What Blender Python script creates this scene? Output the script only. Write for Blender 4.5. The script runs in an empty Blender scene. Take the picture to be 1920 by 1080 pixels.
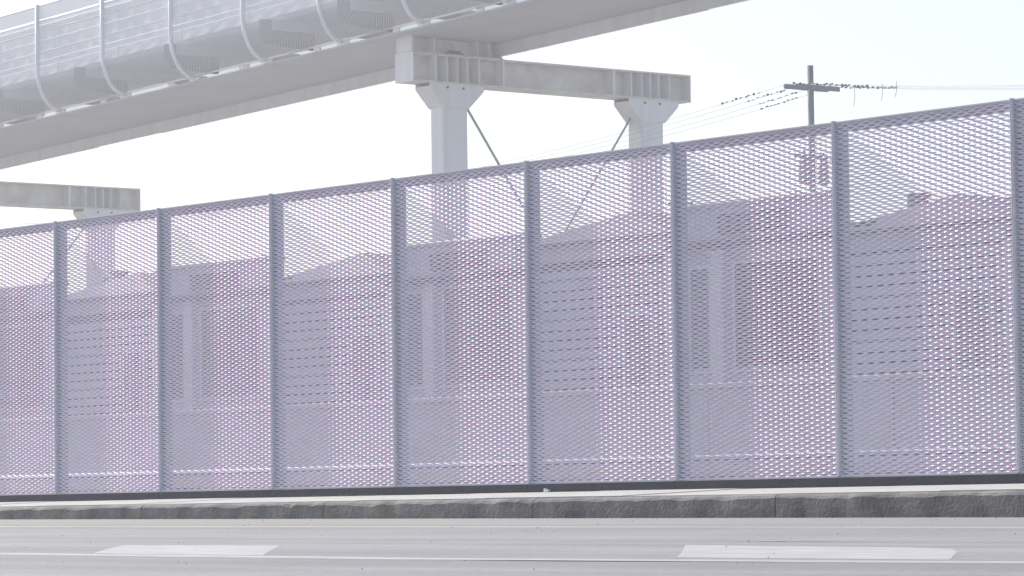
import bpy, math, random
import numpy as np
from mathutils import Vector, Matrix, noise

random.seed(7)
sc = bpy.context.scene
COL = sc.collection

# ------------------------------------------------------------------ camera
CX, CY, CZ = 28.202, -17.477, -0.210
FPX = 7000.0
yaw, pitch, roll = 0.89438, 0.05993, -0.01204
fw = Vector((-math.sin(yaw) * math.cos(pitch), math.cos(yaw) * math.cos(pitch), math.sin(pitch)))
r0 = Vector((math.cos(yaw), math.sin(yaw), 0)); u0 = r0.cross(fw)
rt = r0 * math.cos(roll) + u0 * math.sin(roll)
up = u0 * math.cos(roll) - r0 * math.sin(roll)
cam = bpy.data.cameras.new('camera'); cam.sensor_width = 36.0; cam.lens = 36.0 * FPX / 1920.0
cam.clip_start = 0.1; cam.clip_end = 4000
cam_ob = bpy.data.objects.new('camera', cam); COL.objects.link(cam_ob)
cam_ob.matrix_world = Matrix(((rt.x, up.x, -fw.x, CX), (rt.y, up.y, -fw.y, CY), (rt.z, up.z, -fw.z, CZ), (0, 0, 0, 1)))
sc.camera = cam_ob

# ------------------------------------------------------------------ sky and sun
SUN = Vector((-44.0, -1.0, 28.2)).normalized()
sun_el = math.asin(SUN.z); sun_az = math.atan2(SUN.x, SUN.y)
w = bpy.data.worlds.new('World'); sc.world = w; w.use_nodes = True
nt = w.node_tree; bg = nt.nodes['Background']
sky = nt.nodes.new('ShaderNodeTexSky'); sky.sky_type = 'NISHITA'; sky.sun_disc = False
sky.sun_elevation = sun_el; sky.sun_rotation = sun_az
sky.air_density = 1.0; sky.dust_density = 1.6; sky.ozone_density = 1.0; sky.altitude = 0
nt.links.new(sky.outputs[0], bg.inputs[0]); bg.inputs[1].default_value = 0.10
sl = bpy.data.lights.new('sun', 'SUN'); sl.energy = 5.0; sl.angle = math.radians(0.25); sl.color = (1.0, 0.96, 0.91)
so = bpy.data.objects.new('sun', sl); COL.objects.link(so)
so.rotation_euler = (-SUN).to_track_quat('-Z', 'Y').to_euler(); so.location = (-60, -20, 60)
vs = sc.view_settings; vs.view_transform = 'Standard'; vs.look = 'None'; vs.gamma = 1.0; vs.use_curve_mapping = False
vs.exposure = 0.84

# ------------------------------------------------------------------ materials
def mat(name, col, rough=0.6, var=0.0, scale=3.0, metallic=0.0, bump=0.0, bscale=40.0, stretch=(1, 1, 1), col2=None, spec=0.4):
    m = bpy.data.materials.new(name); m.use_nodes = True
    n = m.node_tree.nodes; l = m.node_tree.links; b = n['Principled BSDF']
    b.inputs['Base Color'].default_value = (*col, 1); b.inputs['Roughness'].default_value = rough
    b.inputs['Metallic'].default_value = metallic; b.inputs['Specular IOR Level'].default_value = spec
    tc = n.new('ShaderNodeTexCoord'); mp = n.new('ShaderNodeMapping'); mp.inputs['Scale'].default_value = stretch
    l.new(tc.outputs['Object'], mp.inputs[0])
    if var or col2:
        nz = n.new('ShaderNodeTexNoise'); nz.inputs['Scale'].default_value = scale; nz.inputs['Detail'].default_value = 6; nz.inputs['Roughness'].default_value = 0.6
        l.new(mp.outputs[0], nz.inputs[0])
        cr = n.new('ShaderNodeValToRGB'); l.new(nz.outputs[0], cr.inputs[0])
        c2 = col2 or tuple(min(1, c * (1 + var)) for c in col); c1 = tuple(c * (1 - var) for c in col) if not col2 else col
        cr.color_ramp.elements[0].position = 0.3; cr.color_ramp.elements[1].position = 0.7
        cr.color_ramp.elements[0].color = (*c1, 1); cr.color_ramp.elements[1].color = (*c2, 1)
        l.new(cr.outputs[0], b.inputs['Base Color'])
    if bump:
        nb = n.new('ShaderNodeTexNoise'); nb.inputs['Scale'].default_value = bscale; nb.inputs['Detail'].default_value = 5
        l.new(mp.outputs[0], nb.inputs[0])
        bp = n.new('ShaderNodeBump'); bp.inputs['Strength'].default_value = bump; bp.inputs['Distance'].default_value = 0.02
        l.new(nb.outputs[0], bp.inputs['Height']); l.new(bp.outputs[0], b.inputs['Normal'])
    return m

M = {}
M['mesh'] = mat('lavender_mesh_paint', (0.64, 0.71, 0.725), 0.38, 0.05, 1.5)
_b = M['mesh'].node_tree.nodes['Principled BSDF']      # gloss tinted rose to put the sunlit halves' pink fringing into the paint
_b.inputs['IOR'].default_value = 1.85; _b.inputs['Specular IOR Level'].default_value = 1.0; _b.inputs['Specular Tint'].default_value = (1.0, 0.26, 0.74, 1)
def object_tint(m, amount):
    n = m.node_tree.nodes; l = m.node_tree.links; b = n['Principled BSDF']; src = b.inputs['Base Color'].links[0].from_socket
    oi = n.new('ShaderNodeObjectInfo'); r = n.new('ShaderNodeMapRange'); r.inputs['To Min'].default_value = 1 - amount; r.inputs['To Max'].default_value = 1 + amount
    l.new(oi.outputs['Random'], r.inputs['Value'])
    mx = n.new('ShaderNodeMix'); mx.data_type = 'RGBA'; mx.blend_type = 'MULTIPLY'; mx.inputs['Factor'].default_value = 1
    l.new(src, mx.inputs['A']); l.new(r.outputs[0], mx.inputs['B']); l.new(mx.outputs['Result'], b.inputs['Base Color'])
object_tint(M['mesh'], 0.05)
M['flange'] = mat('flange_paint', (0.66, 0.64, 0.69), 0.45, 0.08, 2.0)
M['post'] = mat('galvanised_post', (0.54, 0.535, 0.565), 0.5, 0.1, 3.0)
M['base'] = mat('dark_base_steel', (0.03, 0.032, 0.047), 0.7, 0.25, 4.0, spec=0.2)
M['kerb'] = mat('kerb_concrete', (0.055, 0.054, 0.053), 0.9, scale=4.0, col2=(0.18, 0.17, 0.165), bump=0.3, bscale=45)
M['slab'] = mat('sidewalk_concrete', (0.36, 0.35, 0.335), 0.9, 0.16, 3.0, bump=0.3, bscale=60)
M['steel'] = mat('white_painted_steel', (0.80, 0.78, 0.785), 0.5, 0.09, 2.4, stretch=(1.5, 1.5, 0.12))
M['steelw'] = mat('cream_painted_steel', (0.58, 0.51, 0.44), 0.55, scale=2.6, col2=(0.82, 0.78, 0.72))
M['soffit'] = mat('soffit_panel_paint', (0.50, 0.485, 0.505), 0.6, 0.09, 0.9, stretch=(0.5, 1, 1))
M['rod'] = mat('green_grey_rod', (0.30, 0.36, 0.36), 0.5, 0.1, 3)
M['wall_a'] = mat('grey_render', (0.52, 0.52, 0.54), 0.9, 0.06, 1.0)
M['wall_b'] = mat('pale_board_paint', (0.55, 0.55, 0.57), 0.8, 0.05, 1.0)
M['wall_c'] = mat('blue_grey_board_paint', (0.49, 0.50, 0.55), 0.8, 0.05, 1.0)
M['trim'] = mat('white_trim_paint', (0.66, 0.66, 0.67), 0.6, 0.04, 2)
M['shut'] = mat('shutter_paint_and_lap_shade', (0.035, 0.04, 0.043), 0.6, 0.2, 3)  # shutters and vents; also the painted-in lap shadow behind the clapboards
M['louvre'] = mat('grey_louvre_paint', (0.17, 0.175, 0.19), 0.7, 0.2, 3)
M['glass'] = mat('window_glass', (0.05, 0.06, 0.07), 0.1, spec=0.6)
M['roof'] = mat('slate_roof', (0.05, 0.053, 0.065), 0.8, 0.25, 5)
M['brick'] = mat('chimney_brick', (0.20, 0.18, 0.18), 0.9, 0.2, 8)
M['flood'] = mat('floodwall_concrete', (0.47, 0.47, 0.48), 0.9, 0.1, 0.8, bump=0.2, bscale=10)
M['wood'] = mat('weathered_pole_wood', (0.17, 0.19, 0.23), 0.85, 0.25, 6, stretch=(1, 1, 0.1))
M['dark'] = mat('black_rubber', (0.03, 0.035, 0.04), 0.6)
M['can'] = mat('transformer_grey', (0.25, 0.26, 0.28), 0.5, 0.1, 3)
M['white'] = mat('white_road_paint', (0.24, 0.236, 0.246), 0.8, scale=9.0, col2=(0.36, 0.355, 0.37), stretch=(0.35, 1, 1), bump=0.15, bscale=80)
M['yellow'] = mat('faded_yellow_paint', (0.37, 0.34, 0.27), 0.8, 0.2, 5.0, stretch=(0.3, 1, 1))
M['rail'] = mat('white_pipe_paint', (0.75, 0.75, 0.75), 0.5, 0.05, 2)
M['ballast'] = mat('dark_ballast', (0.06, 0.06, 0.062), 0.95, 0.4, 6, bump=1.0, bscale=14)
M['ground'] = mat('dusty_ground', (0.22, 0.21, 0.19), 0.95, 0.2, 0.6, bump=0.4, bscale=8)
M['leaf'] = mat('leaf_green', (0.05, 0.085, 0.045), 0.7, 0.35, 2)
M['bark'] = mat('bark_brown', (0.09, 0.075, 0.06), 0.9, 0.2, 4)
M['grass'] = mat('dry_grass', (0.12, 0.13, 0.06), 0.8, 0.3, 9)

def road_material():
    m = bpy.data.materials.new('worn_road_surface'); m.use_nodes = True
    n = m.node_tree.nodes; l = m.node_tree.links; b = n['Principled BSDF']
    b.inputs['Roughness'].default_value = 0.85; b.inputs['Specular IOR Level'].default_value = 0.3
    tc = n.new('ShaderNodeTexCoord')
    def nz(scale, st, det=6, rough=0.6):
        mp = n.new('ShaderNodeMapping'); mp.inputs['Scale'].default_value = st; l.new(tc.outputs['Object'], mp.inputs[0])
        t = n.new('ShaderNodeTexNoise'); t.inputs['Scale'].default_value = scale; t.inputs['Detail'].default_value = det; t.inputs['Roughness'].default_value = rough
        l.new(mp.outputs[0], t.inputs[0]); return t
    a = nz(1.0, (0.025, 1.9, 1), 4)       # wheel tracks along the road
    c = nz(0.7, (1, 1, 1), 7)            # blotches
    d = nz(42.0, (1, 1, 1), 2)           # aggregate
    cr = n.new('ShaderNodeValToRGB'); l.new(a.outputs[0], cr.inputs[0])
    cr.color_ramp.elements[0].position = 0.32; cr.color_ramp.elements[1].position = 0.68
    cr.color_ramp.elements[0].color = (0.162, 0.158, 0.166, 1); cr.color_ramp.elements[1].color = (0.235, 0.229, 0.236, 1)
    def mixer(tex, lo, hi, src):
        r = n.new('ShaderNodeMapRange'); r.inputs['From Min'].default_value = 0.3; r.inputs['From Max'].default_value = 0.7
        r.inputs['To Min'].default_value = lo; r.inputs['To Max'].default_value = hi; l.new(tex.outputs[0], r.inputs['Value'])
        mx = n.new('ShaderNodeMix'); mx.data_type = 'RGBA'; mx.blend_type = 'MULTIPLY'; mx.inputs['Factor'].default_value = 1
        l.new(src, mx.inputs['A']); l.new(r.outputs[0], mx.inputs['B']); return mx.outputs['Result']
    o = mixer(c, 0.88, 1.1, cr.outputs[0]); o = mixer(d, 0.80, 1.18, o)
    l.new(o, b.inputs['Base Color'])
    bp = n.new('ShaderNodeBump'); bp.inputs['Strength'].default_value = 0.25; bp.inputs['Distance'].default_value = 0.01
    l.new(d.outputs[0], bp.inputs['Height']); l.new(bp.outputs[0], b.inputs['Normal'])
    return m
M['road'] = road_material()

def perforated(name, col, pitch=0.05, thr=0.62):
    """sheet metal with a staggered grid of punched holes (sheet coordinates are stored as UV in metres)"""
    m = bpy.data.materials.new(name); m.use_nodes = True
    n = m.node_tree.nodes; l = m.node_tree.links; b = n['Principled BSDF']
    b.inputs['Base Color'].default_value = (*col, 1); b.inputs['Roughness'].default_value = 0.5
    uv = n.new('ShaderNodeUVMap'); sp = n.new('ShaderNodeSeparateXYZ'); l.new(uv.outputs[0], sp.inputs[0])
    def wave(sock, off):
        q = n.new('ShaderNodeMath'); q.operation = 'MULTIPLY'; q.inputs[1].default_value = 2 * math.pi / pitch; l.new(sock, q.inputs[0])
        s = n.new('ShaderNodeMath'); s.operation = 'COSINE'; l.new(q.outputs[0], s.inputs[0]); return s.outputs[0]
    p = n.new('ShaderNodeMath'); p.operation = 'MULTIPLY'; l.new(wave(sp.outputs[0], 0), p.inputs[0]); l.new(wave(sp.outputs[1], 0), p.inputs[1])
    g = n.new('ShaderNodeMath'); g.operation = 'GREATER_THAN'; g.inputs[1].default_value = thr; l.new(p.outputs[0], g.inputs[0])
    tr = n.new('ShaderNodeBsdfTransparent'); mx = n.new('ShaderNodeMixShader')
    l.new(g.outputs[0], mx.inputs[0]); l.new(b.outputs[0], mx.inputs[1]); l.new(tr.outputs[0], mx.inputs[2])
    l.new(mx.outputs[0], n['Material Output'].inputs['Surface'])
    return m
M['perf'] = perforated('perforated_cladding', (0.61, 0.60, 0.63), 0.05, 0.08)
M['perf2'] = perforated('perforated_wall_screen', (0.70, 0.69, 0.72), 0.05, 0.62)

# ------------------------------------------------------------------ mesh helpers
class MB:
    def __init__(s): s.v = []; s.f = []
    def box(s, x0, x1, y0, y1, z0, z1):
        b = len(s.v)
        s.v += [(x0, y0, z0), (x1, y0, z0), (x1, y1, z0), (x0, y1, z0), (x0, y0, z1), (x1, y0, z1), (x1, y1, z1), (x0, y1, z1)]
        s.f += [tuple(b + i for i in q) for q in ((0, 3, 2, 1), (4, 5, 6, 7), (0, 1, 5, 4), (1, 2, 6, 5), (2, 3, 7, 6), (3, 0, 4, 7))]
        return s
    def prism(s, poly, axis, a0, a1):
        """poly: 2D points in the plane perpendicular to axis"""
        b = len(s.v); k = len(poly)
        for a in (a0, a1):
            for p, q in poly:
                s.v.append({'x': (a, p, q), 'y': (p, a, q), 'z': (p, q, a)}[axis])
        s.f.append(tuple(b + i for i in reversed(range(k)))); s.f.append(tuple(b + k + i for i in range(k)))
        for i in range(k):
            j = (i + 1) % k; s.f.append((b + i, b + j, b + k + j, b + k + i))
        return s
    def tube(s, pts, r, n=8, caps=True):
        pts = [Vector(p) for p in pts]; b = len(s.v)
        rr = r if isinstance(r, (list, tuple)) else [r] * len(pts)
        t0 = (pts[1] - pts[0]).normalized(); ref = Vector((0, 0, 1)) if abs(t0.z) < 0.9 else Vector((1, 0, 0))
        for i, p in enumerate(pts):
            t = (pts[min(i + 1, len(pts) - 1)] - pts[max(i - 1, 0)]).normalized()
            a = t.cross(ref).normalized(); c = a.cross(t)
            for k in range(n):
                an = 2 * math.pi * k / n
                s.v.append(tuple(p + (a * math.cos(an) + c * math.sin(an)) * rr[i]))
        for i in range(len(pts) - 1):
            for k in range(n):
                k2 = (k + 1) % n
                s.f.append((b + i * n + k, b + i * n + k2, b + (i + 1) * n + k2, b + (i + 1) * n + k))
        if caps:
            s.f.append(tuple(b + k for k in reversed(range(n)))); e = b + (len(pts) - 1) * n; s.f.append(tuple(e + k for k in range(n)))
        return s
    def quad(s, a, b_, c, d):
        b = len(s.v); s.v += [tuple(a), tuple(b_), tuple(c), tuple(d)]; s.f.append((b, b + 1, b + 2, b + 3)); return s
    def mesh(s, name, m, smooth=False, bevel=0):
        me = bpy.data.meshes.new(name); me.from_pydata(s.v, [], s.f); me.update()
        import bmesh
        bm = bmesh.new(); bm.from_mesh(me); bmesh.ops.recalc_face_normals(bm, faces=bm.faces)
        if bevel: bmesh.ops.bevel(bm, geom=list(bm.edges), offset=bevel, segments=1, affect='EDGES')
        bm.to_mesh(me); bm.free()
        me.materials.append(m)
        if smooth: me.polygons.foreach_set('use_smooth', [True] * len(me.polygons))
        return me
    def build(s, name, m, parent=None, smooth=False, bevel=0, loc=None):
        return add(name, s.mesh(name, m, smooth, bevel), parent, loc)

def add(name, me, parent=None, loc=None):
    o = bpy.data.objects.new(name, me); COL.objects.link(o)
    if parent: o.parent = parent
    if loc is not None: o.location = loc
    return o
def tag(o, label, cat, group=None):
    o['label'] = label; o['category'] = cat
    if group: o['group'] = group
    return o
def thing(name, label, cat, loc=(0, 0, 0), group=None):
    o = bpy.data.objects.new(name, None); COL.objects.link(o); o.location = loc; o.empty_display_size = 0.3
    return tag(o, label, cat, group)
def structure(o, label=None):
    o['kind'] = 'structure'
    if label: o['label'] = label
    return o

# ------------------------------------------------------------------ ground and road
def road_z(x, y):
    xc = min(max(x, -2.0), 17.0)
    return -0.1953 - 0.004845 * xc + 0.015 * max(y, -27.0)
g = MB()
for (ya, za), (yb, zb) in zip([(-900, -0.86), (-30, -0.86), (-1.6, -0.86), (-1.2, -0.30), (1.5, -0.13)], [(-30, -0.86), (-1.6, -0.86), (-1.2, -0.30), (1.5, -0.13), (1500, -0.13)]):
    g.quad((-1500, ya, za), (900, ya, za), (900, yb, zb), (-1500, yb, zb))
structure(g.build('ground', M['ground']), 'dusty bare ground beyond the fence and around the road')

def grid_sheet(xs, ys, zf, dz=0.0):
    b = MB()
    for x in xs:
        for y in ys: b.v.append((x, y, zf(x, y) + dz))
    n = len(ys)
    for i in range(len(xs) - 1):
        for j in range(n - 1): b.f.append((i * n + j, (i + 1) * n + j, (i + 1) * n + j + 1, i * n + j + 1))
    return b
xs = [-120, -60, -30, -10] + [-2 + 0.95 * i for i in range(21)] + [25, 40, 70]
ys = [-27, -22] + [-18 + 0.6 * i for i in range(28)] + [-1.32]
road = structure(grid_sheet(xs, ys, road_z).build('road', M['road'], smooth=True), 'pale worn road with faint wheel tracks')
def strip(name, y0, y1, x0, x1, m, label):
    n = 40; b = grid_sheet([x0 + (x1 - x0) * i / n for i in range(n + 1)], [y0, y1], road_z, 0.0005)
    o = b.build(name, m, road); o['label'] = label; return o
strip('edge_line', -3.52, -3.40, -60, 45, M['yellow'], 'faint worn yellow line near the kerb')
strip('lane_line', -8.30, -8.10, -60, 45, M['white'], 'long thin white line along the road')
# gutter strip of smoother, slightly warmer concrete
M['gutter'] = mat('gutter_concrete', (0.20, 0.194, 0.19), 0.85, 0.07, 2.0, stretch=(0.25, 1, 1), bump=0.1, bscale=60)
strip('gutter', -3.0, -1.325, -60, 45, M['gutter'], 'smooth concrete gutter along the kerb')
def road_patch(pts, label):
    b = MB(); n = len(pts)
    for x, y in pts: b.v.append((x, y, road_z(x, y) + 0.0007))
    b.f.append(tuple(range(n))); o = b.build('painted_bar', M['white'], road)
    if label: o['label'] = label
road_patch([(13.30, -8.05), (12.62, -7.55), (11.90, -6.98), (12.45, -6.90), (13.10, -6.84), (13.9, -7.45), (14.70, -8.06)], 'white diagonal painted bar at the left')
road_patch([(17.20, -7.84), (16.75, -7.42), (15.62, -6.40), (16.5, -6.47), (17.20, -6.56), (17.62, -6.74), (18.05, -7.15), (18.85, -8.00)], 'broad white diagonal painted bar at the right')
for dx in (-3.9, -7.8, 7.6):
    road_patch([(x + 13.30 + dx, y) for x, y in ((0, -8.05), (-1.4, -6.98), (-0.2, -6.84), (1.4, -8.06))], None)

def crack(x0, x1, y, wd):
    b = MB(); n = 18; prev = None
    for k in range(n + 1):
        x = x0 + (x1 - x0) * k / n; yy = y + 0.05 * noise.noise((x * 2.1, y, 4)); h = wd * (0.25 + 0.75 * abs(noise.noise((x * 5, y, 9)))) * math.sin(math.pi * (k + 0.15) / (n + 0.3))
        b.v += [(x, yy - h, road_z(x, yy) + 0.0011), (x, yy + h, road_z(x, yy) + 0.0011)]
        if k: b.f.append((2 * k - 2, 2 * k, 2 * k + 1, 2 * k - 1))
    b.build('crack', M['dark'], road)
crack(15.2, 16.6, -5.85, 0.022); crack(16.9, 17.9, -5.72, 0.018); crack(9.0, 13.5, -4.6, 0.010); crack(13.0, 15.4, -7.0, 0.008)
# sidewalk: sloping slabs, each its own piece
def walk_z(y): return -0.066 + (y + 0.02) * 0.04
sw = structure(MB().box(-60, 40, -1.10, 0.30, -0.50, -0.25).build('sidewalk', M['slab']), 'narrow pale concrete sidewalk under the fence')
SL = 1.5
def slab_mesh(k):
    b = MB(); yA, yB = -1.135, 0.12
    b.prism([(yA, walk_z(yA) - 0.12), (yB, walk_z(yB) - 0.12), (yB, walk_z(yB)), (yA, walk_z(yA))], 'x', 0, SL - 0.008)
    return b.mesh('slab', M['slab'])
slab = slab_mesh(0)
for i in range(-8, 14):
    add('slab', slab, sw, (i * SL, 0, random.uniform(-0.003, 0.003)))

# kerb: chipped stones
kerb = structure(MB().box(-60, 40, -1.29, -1.15, -0.55, -0.34).build('kerb', M['kerb']), 'dark stained concrete kerb with chipped pale top edge')
KL = 2.45
def kerb_stone(i):
    x0 = 0.9 + i * KL; n = 34; b = MB(); prof = []
    for a in range(n + 1):
        x = x0 + (KL - 0.010) * a / n
        ch = 0.016 * max(0, noise.noise((x * 7, 3.1, 0))) + 0.014 * max(0, noise.noise((x * 2.3, 9, 0))) + 0.006 * abs(noise.noise((x * 21, 5, 0)))
        zt = -0.117 + 0.004 * noise.noise((x * 1.1, 0, 0)) - (0.0 if x > 0 else 0)
        zb = road_z(x, -1.3) - 0.03
        yf = -1.30 + 0.006 * noise.noise((x * 4, 1, 0))
        for y, z in ((-1.14, zb), (-1.14, zt), (yf + 0.045 + ch * 1.2, zt), (yf + 0.012 + ch * 0.5, zt - 0.010 - ch * 0.6), (yf + ch * 0.2, zt - 0.022 - ch * 1.7), (yf - 0.004 + 0.006 * noise.noise((x * 5, 7, 2)), zt - 0.09), (yf - 0.008, zb)):
            b.v.append((x, y, z))
    k = 7
    for a in range(n):
        for j in range(k):
            j2 = (j + 1) % k; b.f.append((a * k + j, a * k + j2, (a + 1) * k + j2, (a + 1) * k + j))
    b.f.append(tuple(range(k))); b.f.append(tuple(n * k + j for j in reversed(range(k))))
    return b.build('kerb_stone', M['kerb'], kerb)
for i in range(-4, 8): kerb_stone(i)

# grass tufts, grit and crumbs along the kerb
b = MB()
for cx_, n in ((3.9, 26), (4.4, 34), (4.75, 18), (0.5, 12), (9.9, 6)):
    for _ in range(n):
        x = cx_ + random.gauss(0, 0.16); y = -0.06 - random.random() * 0.05; h = random.uniform(0.01, 0.035); a = random.uniform(-0.02, 0.02)
        z = walk_z(y) - 0.004
        b.v += [(x - 0.003, y, z), (x + 0.003, y, z), (x + a, y + random.uniform(-0.01, 0.01), z + h)]; k = len(b.v); b.f.append((k - 3, k - 2, k - 1))
o = b.build('grass_tufts', M['grass']); tag(o, 'sparse short grass sprouting at the foot of the fence', 'grass'); o['kind'] = 'stuff'
b = MB()
for _ in range(260):
    if random.random() < 0.35: x = random.uniform(2, 15); y = random.uniform(-2.2, -1.36)
    else:
        t = random.random(); y = random.uniform(-9.5, -2.5); x = random.uniform(4, 22)
    r = random.uniform(0.0015, 0.0042); z = road_z(x, y) + r * 0.5
    b.v += [(x + r, y, z), (x - r, y + r * .6, z), (x, y - r, z), (x, y, z + r), (x, y, z - r)]; k = len(b.v) - 5
    b.f += [(k, k + 1, k + 3), (k + 1, k + 2, k + 3), (k + 2, k, k + 3), (k, k + 4, k + 1), (k + 1, k + 4, k + 2), (k + 2, k + 4, k)]
o = b.build('road_grit', M['ballast']); tag(o, 'scattered dark grit and small stones on the road', 'grit'); o['kind'] = 'stuff'
o = MB().prism([(0, 0), (0.055, 0.004), (0.05, 0.02), (0.03, 0.017), (0.012, 0.03), (0, 0.024)], 'y', -0.012, 0.012).build('paper_scrap', M['rail'], None, loc=(6.85, -0.05, walk_z(-0.05)))
tag(o, 'tiny white paper scrap lying at the fence foot near the middle', 'litter')
o = MB().prism([(0, 0), (0.10, 0.01), (0.15, 0.05), (0.06, 0.07), (-0.02, 0.03)], 'z', 0, 0.002).build('paper_scrap', M['rail'], None, loc=(15.55, -5.9, road_z(15.55, -5.9) + 0.001))
tag(o, 'small flat white scrap on the road at the far right', 'litter')

# ------------------------------------------------------------------ expanded metal screen fence
W = 1.65703; H = 2.4; NP = 16; NR = 70
L = W / NP; S = H / NR
def expanded_mesh():
    sw_ = 0.0122; t = math.radians(31); th = 0.0032; bl = 0.012
    u = np.array([0, math.sin(t), math.cos(t)]); n = np.array([0, -math.cos(t), math.sin(t)])
    V = []; F = []
    nm = 2 * NP
    for j in range(2 * NR):
        base = len(V); cnt = 0
        for m_ in range(nm + 1):
            upb = (m_ + j) % 2 == 0
            if upb and j == 2 * NR - 1: z = H - 0.006
            elif upb: z = (j + 1) * S / 2
            else: z = max(j * S / 2, 0.006)
            c = np.array([m_ * L / 2, 0, z]) + (-1 if upb else 1) * (sw_ / 2) * u
            for dx in (-bl / 2, bl / 2):
                x = c[0] + dx
                if x < 0: x = 0.0
                if x > W: x = W
                p = np.array([x, c[1], c[2]])
                V += [p + u * sw_ / 2 + n * th / 2, p - u * sw_ / 2 + n * th / 2, p - u * sw_ / 2 - n * th / 2, p + u * sw_ / 2 - n * th / 2]
                cnt += 1
        for k in range(cnt - 1):
            a = base + k * 4; b_ = a + 4
            for i in range(4):
                i2 = (i + 1) % 4; F.append((a + i, a + i2, b_ + i2, b_ + i))
    me = bpy.data.meshes.new('mesh_panel')
    me.from_pydata([tuple(p) for p in V], [], F); me.update()
    me.materials.append(M['mesh'])
    return me
EXP = expanded_mesh()
FD, FT = 0.0250, 0.0100      # projection of the side and top edge bars
fence = thing('screen_fence', 'long lavender grey expanded metal screen fence standing on the sidewalk', 'fence')
G = 0.002
side = MB().box(0, 0.0060, -FD, 0.012, 0, H).mesh('side_bar', M['flange'], bevel=0.001)
topb = MB().box(0.0100, W - 0.0100 - 2 * G, -FT, 0.012, H - 0.0095, H).mesh('top_bar', M['flange'])
botb = MB().box(0.0100, W - 0.0100 - 2 * G, -0.014, 0.012, 0.0, 0.0095).mesh('bottom_bar', M['flange'])
postm = MB()
# channel-shaped post behind the joint
postm.box(-0.045, 0.045, 0.020, 0.027, -0.35, H - 0.012).box(-0.045, -0.038, 0.027, 0.085, -0.35, H - 0.012).box(0.038, 0.045, 0.027, 0.085, -0.35, H - 0.012)
postm = postm.mesh('post', M['post'])
rail_t = MB().box(0.058, W - 0.048, 0.020, 0.028, H - 0.072, H - 0.014).box(0.058, W - 0.048, 0.028, 0.075, H - 0.022, H - 0.014).mesh('top_rail', M['post'])
rail_b = MB().box(0.058, W - 0.048, 0.020, 0.028, 0.004, 0.030).mesh('bottom_rail', M['post'])
base = MB().box(0.001, W - 0.001, -0.030, 0.075, -0.066, -0.003).mesh('base_rail', M['base'], bevel=0.003)
cap = MB().box(-0.009, 0.009, -FD - 0.001, 0.010, H + 0.0005, H + 0.006).mesh('joint_cap', M['rail'])
for i in range(-7, 12):
    x = i * W
    p = add('mesh_panel', EXP, fence, (x, 0, 0))
    add('side_bar', side, p, (G, 0, 0)); add('side_bar', side, p, (W - G - 0.0060, 0, 0))
    add('top_bar', topb, p, (G, 0, 0)); add('bottom_bar', botb, p, (G, 0, 0))
    add('post', postm, fence, (x, 0, 0)); add('top_rail', rail_t, fence, (x, 0, 0)); add('bottom_rail', rail_b, fence, (x, 0, 0))
    add('base_rail', base, fence, (x, 0, 0)); add('joint_cap', cap, fence, (x, 0, 0))

# ------------------------------------------------------------------ embankment with white pipe behind the fence
b = MB()
nx = 60
for i in range(nx + 1):
    x = -60 + 100 * i / nx
    for y, z in ((2.0, -0.13), (6.5, 0.16), (7.85, 0.24), (9.5, 0.25), (13.5, 0.25), (16.5, -0.13)):
        b.v.append((x, y + 0.25 * noise.noise((x * 0.6, y, 0)), z + (0.03 * noise.noise((x * 1.7, y, 3)) if z > 0 else -0.01)))
for i in range(nx):
    for j in range(5): b.f.append((i * 6 + j, (i + 1) * 6 + j, (i + 1) * 6 + j + 1, i * 6 + j + 1))
structure(b.build('embankment', M['ballast'], smooth=True), 'low dark gravel bank behind the fence')
t = thing('pipe_rail', 'low white pipe running along the gravel bank behind the fence', 'pipe', (0, 8, 0))
MB().tube([(-60, 0, 0.315), (40, 0, 0.315)], 0.03, 12).build('pipe', M['rail'], t, smooth=True)
for i in range(-19, 14): MB().box(i * 3 - 0.03, i * 3 + 0.03, -0.03, 0.03, 0.1, 0.27).build('support', M['post'], t)

# ------------------------------------------------------------------ elevated walkway
X1 = -22.869; SLOPE = 0.038
def wz(x): return SLOPE * (x - X1)
XA, XB = -72.0, 6.0
BK = 1.75                  # size factor of the walkway and its supports (built in units of 1.75 m, set out from the survey point)
BO = Vector((CX, CY, CZ)) * (1 - BK)
walk = thing('elevated_walkway', 'sloping white elevated walkway with perforated rounded sides above the fence', 'walkway', BO)
walk.scale = (BK, BK, BK)
def shear_box(x0, x1, y0, y1, z0, z1):
    b = MB(); b.box(x0, x1, y0, y1, z0, z1); b.v = [(x, y, z + wz(x)) for x, y, z in b.v]; return b
YN, YF = 21.05, 23.42      # soffit edges
YO = 20.55                 # outer face of the near cladding
RIBX = [-22.116 - 2.335 * k for k in range(-11, 21)]
SEC = sorted(RIBX)
# soffit panels between ribs, tiny step between neighbours
for k in range(len(SEC) - 1):
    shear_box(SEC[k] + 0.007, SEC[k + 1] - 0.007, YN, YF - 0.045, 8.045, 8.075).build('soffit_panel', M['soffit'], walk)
    d = random.choice((0, 0, 0.012))
    shear_box(SEC[k] + 0.003, SEC[k + 1] - 0.003, YF - 0.05, YF, 7.81 + d, 7.83 + d).build('edge_flange', M['steel'], walk)
    shear_box(SEC[k] + 0.003, SEC[k + 1] - 0.003, YF - 0.04, YF - 0.02, 7.831 + d, 8.16).build('edge_web', M['steel'], walk)
    shear_box(SEC[k] + 0.004, SEC[k + 1] - 0.004, YN + 0.05, YF - 0.05, 8.80, 8.90).build('deck_slab', M['soffit'], walk)
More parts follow.
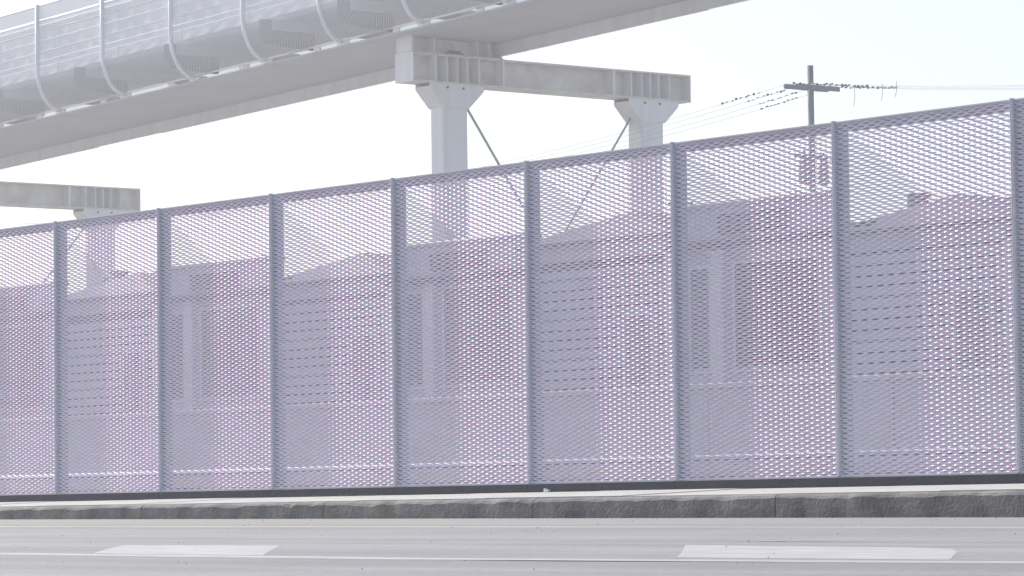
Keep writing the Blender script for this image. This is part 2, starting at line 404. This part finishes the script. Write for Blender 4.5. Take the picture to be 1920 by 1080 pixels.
# cladding profile: vertical wall then a rounded lower corner
def profile(side_):
    pts = []
    for k in range(11):
        a = math.pi / 2 * k / 10
        pts.append((0.50 * (1 - math.cos(a)), 8.93 - 0.80 * math.sin(a)))
    if side_ < 0: return [(YO + p, z) for p, z in pts]
    return [(YF + 0.45 - p, z) for p, z in pts if z > 8.66]
def sheet(prof, x0, x1, name, m):
    b = MB(); uvs = []; s = 0; acc = [0]
    for i in range(1, len(prof)): s += math.dist(prof[i], prof[i - 1]); acc.append(s)
    for x in (x0, x1):
        for y, z in prof: b.v.append((x, y, z + wz(x)))
    n = len(prof)
    for i in range(n - 1): b.f.append((i, n + i, n + i + 1, i + 1))
    me = bpy.data.meshes.new(name); me.from_pydata(b.v, [], b.f); me.update(); me.materials.append(m)
    uv = me.uv_layers.new(name='UVMap')
    for lp in me.loops:
        vi = lp.vertex_index; uv.data[lp.index].uv = ((x0 if vi < n else x1), acc[vi % n])
    me.polygons.foreach_set('use_smooth', [True] * len(me.polygons))
    return add(name, me, walk)
for k in range(len(SEC) - 1):
    a, c = SEC[k] + 0.01, SEC[k + 1] - 0.01
    sheet(profile(-1), a, c, 'curved_cladding', M['perf'])
    sheet([(YO, 9.60), (YO, 8.955)], a, c, 'wall_screen', M['perf2'])
    sheet([(YO, 9.82), (YO, 9.645)], a, c, 'upper_screen', M['perf2'])
    sheet([(YO, 10.12), (YO, 9.86)], a, c, 'upper_screen', M['perf2'])
    sheet([(YF + 0.45, 10.74), (YF + 0.45, 10.46)], a, c, 'upper_screen', M['perf2'])
    sheet(profile(1), a, c, 'curved_cladding', M['perf'])
    sheet([(YF + 0.45, 9.98), (YF + 0.45, 8.955)], a, c, 'wall_screen', M['perf2'])
    sheet([(YF + 0.45, 10.18), (YF + 0.45, 10.02)], a, c, 'upper_screen', M['perf2'])
    sheet([(YF + 0.45, 10.42), (YF + 0.45, 10.23)], a, c, 'upper_screen', M['perf2'])
    # lip closing the foot of the cladding, leaving a slot above the soffit
    shear_box(a, c, YN - 0.03, YN - 0.005, 8.140, 8.165).build('cladding_lip', M['steel'], walk)
for x in SEC:
    pr = profile(-1)
    MB().tube([(x, YO - 0.02, 10.16 + wz(x))] + [(x, y - 0.02, z + wz(x)) for y, z in pr], 0.040, 8).build('rib', M['steel'], walk, smooth=True)
    MB().tube([(x, YF + 0.47, 10.78 + wz(x)), (x, YF + 0.47, 8.95 + wz(x))] + [(x, YF + 0.47 - 0.5 * (1 - math.cos(q)), 8.93 - 0.8 * math.sin(q) + wz(x)) for q in (0.4, 0.8, 1.2)], 0.032, 8).build('rib', M['steel'], walk, smooth=True)
    shear_box(x - 0.16, x + 0.16, YN - 0.004, YN + 0.03, 8.076, 8.150).build('bracket', M['steel'], walk)
for x in SEC[:-1]:
    xm = x + 1.55
    shear_box(xm - 0.09, xm + 0.09, YN - 0.004, YN + 0.03, 8.076, 8.150).build('bracket', M['steel'], walk)
fb = [-35.66 - 3.1 * k for k in range(0, 11)] + [-32.6, -29.47, -26.38, -24.0, -20.9, -17.8, -14.7, -11.6, -8.5]
for x in fb:
    shear_box(x - 0.05, x + 0.05, YO + 0.30, YF + 0.25, 8.60, 8.79).build('floor_beam', M['post'], walk)
    b = MB(); b.prism([(YO + 0.10, 8.78), (YO + 0.10, 8.56), (YO + 0.22, 8.36), (YO + 1.25, 8.30), (YO + 1.25, 8.595), (YO + 0.29, 8.595), (YO + 0.29, 8.78)], 'x', x - 0.06, x + 0.06)
    b.v = [(a, y, z + wz(a)) for a, y, z in b.v]; b.build('outrigger', M['base'], walk)
for y, z in ((YO + 0.03, 9.63), (YO + 0.03, 9.83), (YO + 0.12, 9.25), (YF + 0.42, 9.63), (YF + 0.33, 9.25), (YF + 0.42, 10.0), (YF + 0.42, 10.2), (YF + 0.42, 10.43), (YO + 0.03, 10.14), (YF + 0.42, 10.76)):
    MB().tube([(XA + 2, y, z + wz(XA + 2)), (XB - 2, y, z + wz(XB - 2))], 0.022, 8).build('handrail', M['steel'], walk, smooth=True)

# ------------------------------------------------------------------ support bents
def bent(X, dz, label):
    t = thing('support_bent', label, 'bridge support', BO + Vector((X, 0, 0)) * BK, 'steel supports under the walkway')
    t.scale = (BK, BK, BK)
    zb, zt = 7.25 + dz, 7.75 + dz
    y0, y1 = 21.38, 27.78; cols = (22.35, 26.885); cw = 0.27
    # beam: flanges, web, end plates
    cb = MB(); tf = 0.028
    cb.box(-0.5, 0, y0 + 0.02, y1 - 0.02, zb, zb + tf).box(-0.5, 0, y0 + 0.02, y1 - 0.02, zt - tf, zt)
    cb.box(-0.27, -0.23, y0 + 0.02, y1 - 0.02, zb + tf + 0.001, zt - tf - 0.001)
    beam = cb.build('crossbeam', M['steelw'], t)
    for ya in (y0, y1 - 0.02): MB().box(-0.505, 0.005, ya, ya + 0.019, zb - 0.003, zt + 0.003).build('end_plate', M['steel'], beam)
    for ys_, tw in ((21.90, 0.03), (22.15, 0.02), (22.38, 0.02), (22.60, 0.02), (22.86, 0.03), (23.40, 0.03), (25.95, 0.05), (26.36, 0.02), (26.62, 0.02), (26.82, 0.02), (27.02, 0.02), (27.28, 0.02)):
        MB().box(-0.228, -0.012, ys_ - tw / 2, ys_ + tw / 2, zb + tf + 0.002, zt - tf - 0.002).build('stiffener', M['steel'], beam)
        MB().box(-0.488, -0.272, ys_ - tw / 2, ys_ + tw / 2, zb + tf + 0.002, zt - tf - 0.002).build('stiffener', M['steel'], beam)
    # upper beam carrying the deck
    ub = MB(); za, zc = zt + 0.004, 8.04 + dz
    ub.box(-0.46, -0.04, y0, 23.42, za, za + 0.02).box(-0.27, -0.23, y0 + 0.03, 23.40, za + 0.021, zc)
    uo = ub.build('bearing_beam', M['steelw'], t)
    MB().box(-0.465, -0.035, y0 - 0.001, y0 + 0.028, za + 0.022, zc).build('end_plate', M['steel'], uo)
    for ys_ in (21.43, 21.90, 22.86, 23.12, 23.39): MB().box(-0.228, -0.05, ys_ - 0.012, ys_ + 0.012, za + 0.022, zc - 0.003).build('stiffener', M['steel'], uo)
    # bearing with a loose cable end
    MB().box(-0.2, -0.06, 22.25, 22.55, za + 0.022, za + 0.05).box(-0.18, -0.08, 22.30, 22.50, za + 0.051, za + 0.09).build('bearing_pad', M['dark'], uo)
    MB().tube([(-0.06, 22.30, zc - 0.02), (-0.05, 22.33, zc - 0.08), (-0.05, 22.40, za + 0.10), (-0.05, 22.47, za + 0.12), (-0.06, 22.42, za + 0.19)], 0.009, 6).build('cable', M['rail'], uo)
    for c in cols:
        cm = MB().box(-0.43, -0.05, c - cw, c + cw, -0.20, zb - 0.03).build('column', M['steel'], t, bevel=0.025)
        # flared head plates
        hp = [(c - cw - 0.002, zb - 0.42), (c - cw - 0.30, zb - 0.10), (c - cw - 0.30, zb - 0.002), (c + cw + 0.34, zb - 0.002), (c + cw + 0.34, zb - 0.10), (c + cw + 0.002, zb - 0.42)]
        MB().prism(hp, 'x', -0.048, -0.022).build('head_plate', M['steel'], cm)
        MB().prism(hp, 'x', -0.458, -0.432).build('head_plate', M['steel'], cm)
        for sg in (-1, 1):
            e0, e1 = c + sg * (cw + 0.003), c + sg * (cw + 0.29)
            MB().prism([(e0, zb - 0.41), (e1, zb - 0.10), (e1, zb - 0.05), (e0 + sg * 0.02, zb - 0.36)], 'x', -0.431, -0.049).build('gusset', M['steel'], cm)
        MB().box(-0.55, 0.07, c - 0.42, c + 0.42, -0.175, -0.10).build('base_plate', M['steel'], cm)
        for bx in (-0.2, 0.15):
            MB().tube([(-0.0215, c + bx, zb - 0.07), (-0.008, c + bx, zb - 0.07)], 0.022, 8).build('bolt', M['dark'], cm)
    for (ya, za_), (yb, zb_) in (((22.63, 6.98 + dz), (26.6, 1.6)), ((26.6, 6.98 + dz), (22.63, 1.6))):
        xo = -0.2 if ya < yb else -0.28
        MB().tube([(xo, ya, za_), (xo, yb, zb_)], 0.024, 8).build('brace_rod', M['rod'], t, smooth=True)
    return t
bent(X1, 0.0, 'cream steel two column support with stiffened crossbeam, right of the centre of the walkway')
bent(-41.302, -0.70, 'cream steel two column support farther off, its crossbeam at the left edge')

# ------------------------------------------------------------------ flood wall
fwl = thing('flood_wall', 'long plain grey concrete wall seen through the fence, in front of the houses', 'wall', (0, 30, 0))
fp = MB().box(0.012, 4.988, 0, 0.3, -0.2, 2.08).mesh('wall_panel', M['flood'], bevel=0.015)
fc = MB().box(0.006, 4.994, -0.06, 0.36, 2.081, 2.19).mesh('coping', M['flood'], bevel=0.012)
for i in range(-14, 3):
    add('wall_panel', fp, fwl, (i * 5.0, 0, 0)); add('coping', fc, fwl, (i * 5.0, 0, 0))

# ------------------------------------------------------------------ row of narrow houses
HY = 34.0; RATIO = (HY - CY) / (-CY)
def joint_x(i): return CX + (i * W - CX) * RATIO
HW = W * RATIO
boards = {}
def board(wd, m):
    key = (round(wd, 2), m)
    if key not in boards:
        b = MB(); b.prism([(0.0, 0.0), (-0.04, 0.0), (-0.026, 0.165), (0.0, 0.165)], 'x', 0, wd); boards[key] = b.mesh('clapboard', M[m])
    return boards[key]
def window(par, x0, x1, z0, z1, shutter='shut', label=None, off=0.0):
    """window recess with frame, panes and louvred shutters standing proud of a wall at local y = 0"""
    fr = MB(); f = 0.07
    fr.box(x0 - f, x0, -0.05, 0.02, z0 - f, z1 + f).box(x1, x1 + f, -0.05, 0.02, z0 - f, z1 + f).box(x0, x1, -0.05, 0.02, z1, z1 + f).box(x0 - 0.1, x1 + 0.1, -0.10, 0.02, z0 - f - 0.04, z0 - f)
    wn = fr.build('window', M['trim'], par, loc=(0, off, 0))
    if label: wn['label'] = label
    MB().box(x0 + 0.001, x1 - 0.001, -0.012, -0.004, z0 + 0.001, z1 - 0.001).build('pane', M['glass'], wn)
    if shutter:
        n = int((z1 - z0) / 0.11)
        s = MB(); wd = (x1 - x0) / 2
        for q in range(2):
            a = x0 + q * wd
            s.box(a + 0.005, a + 0.06, -0.045, -0.013, z0, z1).box(a + wd - 0.06, a + wd - 0.005, -0.045, -0.013, z0, z1)
            for k in range(n):
                zz = z0 + (k + 0.2) * (z1 - z0) / n
                s.prism([(-0.042, zz), (-0.036, zz - 0.006), (-0.016, zz + 0.065), (-0.022, zz + 0.071)], 'x', a + 0.062, a + wd - 0.062)
        s.build('shutter', M[shutter], wn)
    return wn
def house(i, top, label):
    A = i % 2 != 0
    x0 = joint_x(i) + 0.10; wd = HW - 0.20
    t = thing('house', label, 'house', (x0, HY, 0), 'narrow houses behind the flood wall')
    dp = 11.0
    wm = ['wall_a', 'wall_b', 'wall_c'][i % 3]
    eave = top - (0.62 if not A else 0.0)
    MB().box(0, wd, 0.0, dp, -0.15, (eave if not A else top - 0.75)).build('wall', M[wm], t)
    if A:
        # parapet front with cornice, louvred vent, window, pilaster and a shuttered opening
        MB().box(-0.03, wd + 0.03, -0.03, 0.35, top - 0.749, top - 0.10).build('parapet', M[wm], t)
        MB().box(-0.10, wd + 0.10, -0.16, 0.42, top - 0.099, top).build('cornice', M['wall_b'], t, bevel=0.03)
        MB().box(-0.08, wd + 0.08, -0.30, -0.001, top - 0.93, top - 0.82).build('canopy', M['roof'], t)
        v = MB()
        for k in range(4): v.prism([(-0.075, top - 0.68 + k * 0.11), (-0.031, top - 0.61 + k * 0.11), (-0.031, top - 0.60 + k * 0.11)], 'x', 1.3, 3.4)
        v.build('vent', M['shut'], t)
        window(t, 0.42, 1.0, 2.72, 4.78, 'louvre')
        MB().box(1.16, 1.52, -0.14, -0.001, 0.6, 5.0).box(1.10, 1.58, -0.18, 0.0, 5.001, 5.12).build('pilaster', M['trim'], t)
        window(t, 1.80, 4.26, 2.70, 4.82, 'shut' if i == 5 else 'louvre')
        MB().prism([(0.36, top - 0.80), (dp, top - 1.3), (dp, top - 1.22), (0.36, top - 0.70)], 'x', 0.0, wd).build('roof', M['roof'], t)
        for cxx, hh in ((1.55, 0.30), (4.0, 0.22)):
            if random.random() < 0.7: MB().tube([(cxx, 2.0, top - 1.0), (cxx, 2.0, top + hh)], 0.07, 8).build('vent_pipe', M['can'], t)
    else:
        # clapboard front under a hipped roof
        z = 0.5
        bm_ = board(wd - 0.36, ['wall_b', 'wall_c', 'wall_a'][i % 3])
        while z < eave - 0.62:
            add('clapboard', bm_, t, (0.18, -0.013, z)); z += 0.215
        MB().box(0.181, wd - 0.181, -0.011, -0.002, 0.45, eave - 0.40).build('lap_shade_sheet', M['shut'], t)  # dark sheet painting in the shadow lines between the boards
        for xx in (0.0, wd - 0.178): MB().box(xx, xx + 0.178, -0.045, -0.001, 0.2, eave - 0.4).build('corner_board', M['trim'], t)
        MB().box(0.0, wd, -0.05, -0.001, eave - 0.39, eave - 0.02).build('frieze', M[wm], t)
        window(t, 3.25, 4.15, 1.9, 3.9, 'can', off=-0.055)
        e = 0.28; rz = top + 0.05
        b = MB(); b.v = [(-e, -e, eave), (wd + e, -e, eave), (wd + e, dp + e, eave), (-e, dp + e, eave), (wd / 2, 0.9, rz), (wd / 2, dp - 0.9, rz), (-e, -e, eave - 0.06), (wd + e, -e, eave - 0.06), (wd + e, dp + e, eave - 0.06), (-e, dp + e, eave - 0.06)]
        b.f = [(0, 1, 4), (1, 2, 5, 4), (2, 3, 5), (3, 0, 4, 5), (6, 7, 1, 0), (7, 8, 2, 1), (8, 9, 3, 2), (9, 6, 0, 3), (9, 8, 7, 6)]
        rf = b.build('roof', M['roof'], t)
        cx_ = random.choice((0.7, 3.3)); MB().box(cx_, cx_ + 0.3, 1.2, 1.5, eave, top + 0.129).box(cx_ - 0.04, cx_ + 0.34, 1.16, 1.54, top + 0.13, top + 0.18).build('chimney', M['brick'], rf)
    return t
POS = {6: 'behind the rightmost full fence panel', 5: 'behind the second full fence panel from right', 4: 'behind the third full fence panel from right', 3: 'behind the fourth full fence panel from right',
       2: 'behind the fifth full fence panel from right', 1: 'behind the sixth full fence panel from right', 0: 'behind the seventh full fence panel from right', -1: 'behind the cut fence panel at the left edge', 7: 'behind the sliver of panel at the right edge'}
TOPS = {7: 5.8, 6: 5.85, 5: 6.13, 4: 6.2, 3: 5.92, 2: 5.9, 1: 6.0, 0: 6.0, -1: 5.92}
for i in range(-1, 8):
    kind_ = 'flat fronted grey house with shutters' if i % 2 else 'clapboard house with hipped roof'
    house(i, TOPS[i], kind_ + ', ' + POS[i])

# ------------------------------------------------------------------ trees behind the houses
def tree(x, y, h, r, label, seed, n=2600):
    rnd = random.Random(seed)
    t = thing('tree', label, 'tree', (x, y, -0.13), 'trees behind the houses')
    MB().tube([(0, 0, 0), (0.1, 0, h * 0.35), (0.0, 0.15, h * 0.6), (0.2, 0.1, h * 0.85)], [0.22, 0.17, 0.12, 0.05], 8).build('trunk', M['bark'], t)
    for k in range(5):
        a = rnd.uniform(0, 6.28); MB().tube([(0.05, 0.05, h * 0.5), (r * .4 * math.cos(a), r * .4 * math.sin(a), h * 0.68), (r * .8 * math.cos(a), r * .8 * math.sin(a), h * 0.8)], [0.09, 0.06, 0.02], 6).build('branch', M['bark'], t)
    cl = [(Vector((rnd.gauss(0, r * .5), rnd.gauss(0, r * .5), h * 0.76 + rnd.gauss(0, r * .33))), rnd.uniform(.22, .5) * r) for _ in range(16)]
    b = MB()
    for _ in range(n):
        c, rr = rnd.choice(cl); d = Vector((rnd.gauss(0, 1), rnd.gauss(0, 1), rnd.gauss(0, 1))).normalized() * rr * rnd.random() ** 0.4
        p = c + d; a = Vector((rnd.gauss(0, 1), rnd.gauss(0, 1), rnd.gauss(0, 1))).normalized() * 0.11; q = a.orthogonal().normalized() * 0.05
        b.v += [tuple(p - a), tuple(p + q), tuple(p + a), tuple(p - q)]; k = len(b.v) - 4; b.f.append((k, k + 1, k + 2, k + 3))
    me = bpy.data.meshes.new('crown'); me.from_pydata(b.v, [], b.f); me.materials.append(M['leaf']); add('crown', me, t)
tree(-46.5, 50.0, 8.2, 1.6, 'leafy tree rising behind roofs, seen through the third mesh panel from the right', 3)
tree(-76.0, 52.0, 8.4, 1.7, 'leafy tree rising behind roofs, seen beside the farther support at the left', 5)

# ------------------------------------------------------------------ utility pole and wires
PX, PY = -41.07, 48.0
up_ = thing('utility_pole', 'dark wooden utility pole with crossarm, rising above the fence at the right', 'utility pole', (PX, PY, 0))
MB().tube([(0, 0, -0.2), (0, 0, 11.1)], [0.11, 0.082], 12).build('pole', M['wood'], up_, smooth=True)
MB().box(-0.155, -0.085, -0.80, 0.72, 10.47, 10.59).build('crossarm', M['wood'], up_, bevel=0.01)
MB().box(0.085, 0.155, -0.62, 0.90, 10.47, 10.59).build('crossarm', M['wood'], up_, bevel=0.01)
MB().box(-0.05, 0.05, -0.55, 0.75, 8.70, 8.80).build('transformer_arm', M['wood'], up_)
for dy in (-0.32, 0.36):
    c = MB().tube([(0.05, dy, 8.05), (0.05, dy, 8.08), (0.05, dy, 8.60), (0.05, dy, 8.68)], [0.13, 0.15, 0.15, 0.08], 14).build('transformer', M['can'], up_, smooth=True)
    MB().tube([(0.05, dy, 8.68), (0.05, dy, 8.90)], [0.05, 0.03], 8).build('bushing', M['can'], c)
def sag(p, q, s, n=24):
    return [tuple(Vector(p).lerp(Vector(q), k / n) - Vector((0, 0, 4 * s * (k / n) * (1 - k / n)))) for k in range(n + 1)]
wl = ['lowest', 'second lowest', 'second highest', 'highest']
for k, dy in enumerate((-0.72, -0.25, 0.30, 0.82)):
    p0 = (PX, PY + dy, 10.60)
    lp = sag(p0, (PX - 38, PY + dy, 9.6), 0.9); rp = sag(p0, (PX + 38, PY + dy, 9.5), 0.9)
    names = ('nearest the houses', 'second from the houses', 'third from the houses', 'farthest from the houses')
    t = thing('power_line', 'thin power line left of the utility pole, ' + names[k], 'power line', p0, 'wires on the utility pole')
    MB().tube([tuple(Vector(q) - Vector(p0)) for q in lp], 0.0045, 5).build('wire', M['can'], t)
    t2 = thing('power_line', 'thin power line right of the utility pole, ' + names[k], 'power line', p0, 'wires on the utility pole')
    MB().tube([tuple(Vector(q) - Vector(p0)) for q in rp], 0.0045, 5).build('wire', M['can'], t2)
    # strings of dark insulators beside the pole
    for sgn, par in ((-1, t), (1, t2)):
        path = lp if sgn < 0 else rp
        a, bq = Vector(path[0]) - Vector(p0), Vector(path[3]) - Vector(p0); d = (bq - a).normalized()
        st = (1.2, 0.7, 0.9, 1.4)[k] if sgn < 0 else (0.2, 0.5, 0.9, 0.3)[k]
        im = MB()
        for q in range(9 if sgn < 0 else 12):
            c = a + d * (st + q * 0.17 + random.uniform(-0.05, 0.05)) + Vector((0, random.uniform(-.01, .01), random.uniform(-0.015, 0.015)))
            im.tube([tuple(c - d * 0.05), tuple(c), tuple(c + d * 0.05)], [0.012, random.uniform(0.016, 0.038), 0.010], 6)
        im.build('insulator_string', M['dark'], par)['kind'] = 'stuff'
for x, l_ in ((1.3, 0.5), (2.3, 0.45), (2.8, 0.4)):
    p = Vector((PX + x, PY + 0.3, 10.45)); tt = thing('drop_wire', 'short thin wire tail hanging right of the utility pole, %s' % {1.3: 'closest to it', 2.3: 'second from it', 2.8: 'third from it'}[x], 'wire', tuple(p), 'wire tails by the pole')
    MB().tube([(0, 0, 0), (0.01, 0, -l_ * 0.5), (-0.04, 0, -l_)], 0.008, 5).build('wire', M['can'], tt)

# ------------------------------------------------------------------ haze
hz = MB().box(-260, 60, -60, 160, -2.0, 27.0).mesh('haze', M['rail']); hz.materials.clear()
hm = bpy.data.materials.new('pale_haze'); hm.use_nodes = True; hn = hm.node_tree
for q in list(hn.nodes):
    if q.type == 'BSDF_PRINCIPLED': hn.nodes.remove(q)
pv = hn.nodes.new('ShaderNodeVolumePrincipled'); pv.inputs['Color'].default_value = (0.93, 0.94, 1.0, 1); pv.inputs['Density'].default_value = 0.0024; pv.inputs['Anisotropy'].default_value = 0.0
hn.links.new(pv.outputs[0], hn.nodes['Material Output'].inputs['Volume']); hz.materials.append(hm)
ho = add('haze', hz); ho['kind'] = 'stuff'; tag(ho, 'pale bright haze softening the distant things', 'haze')
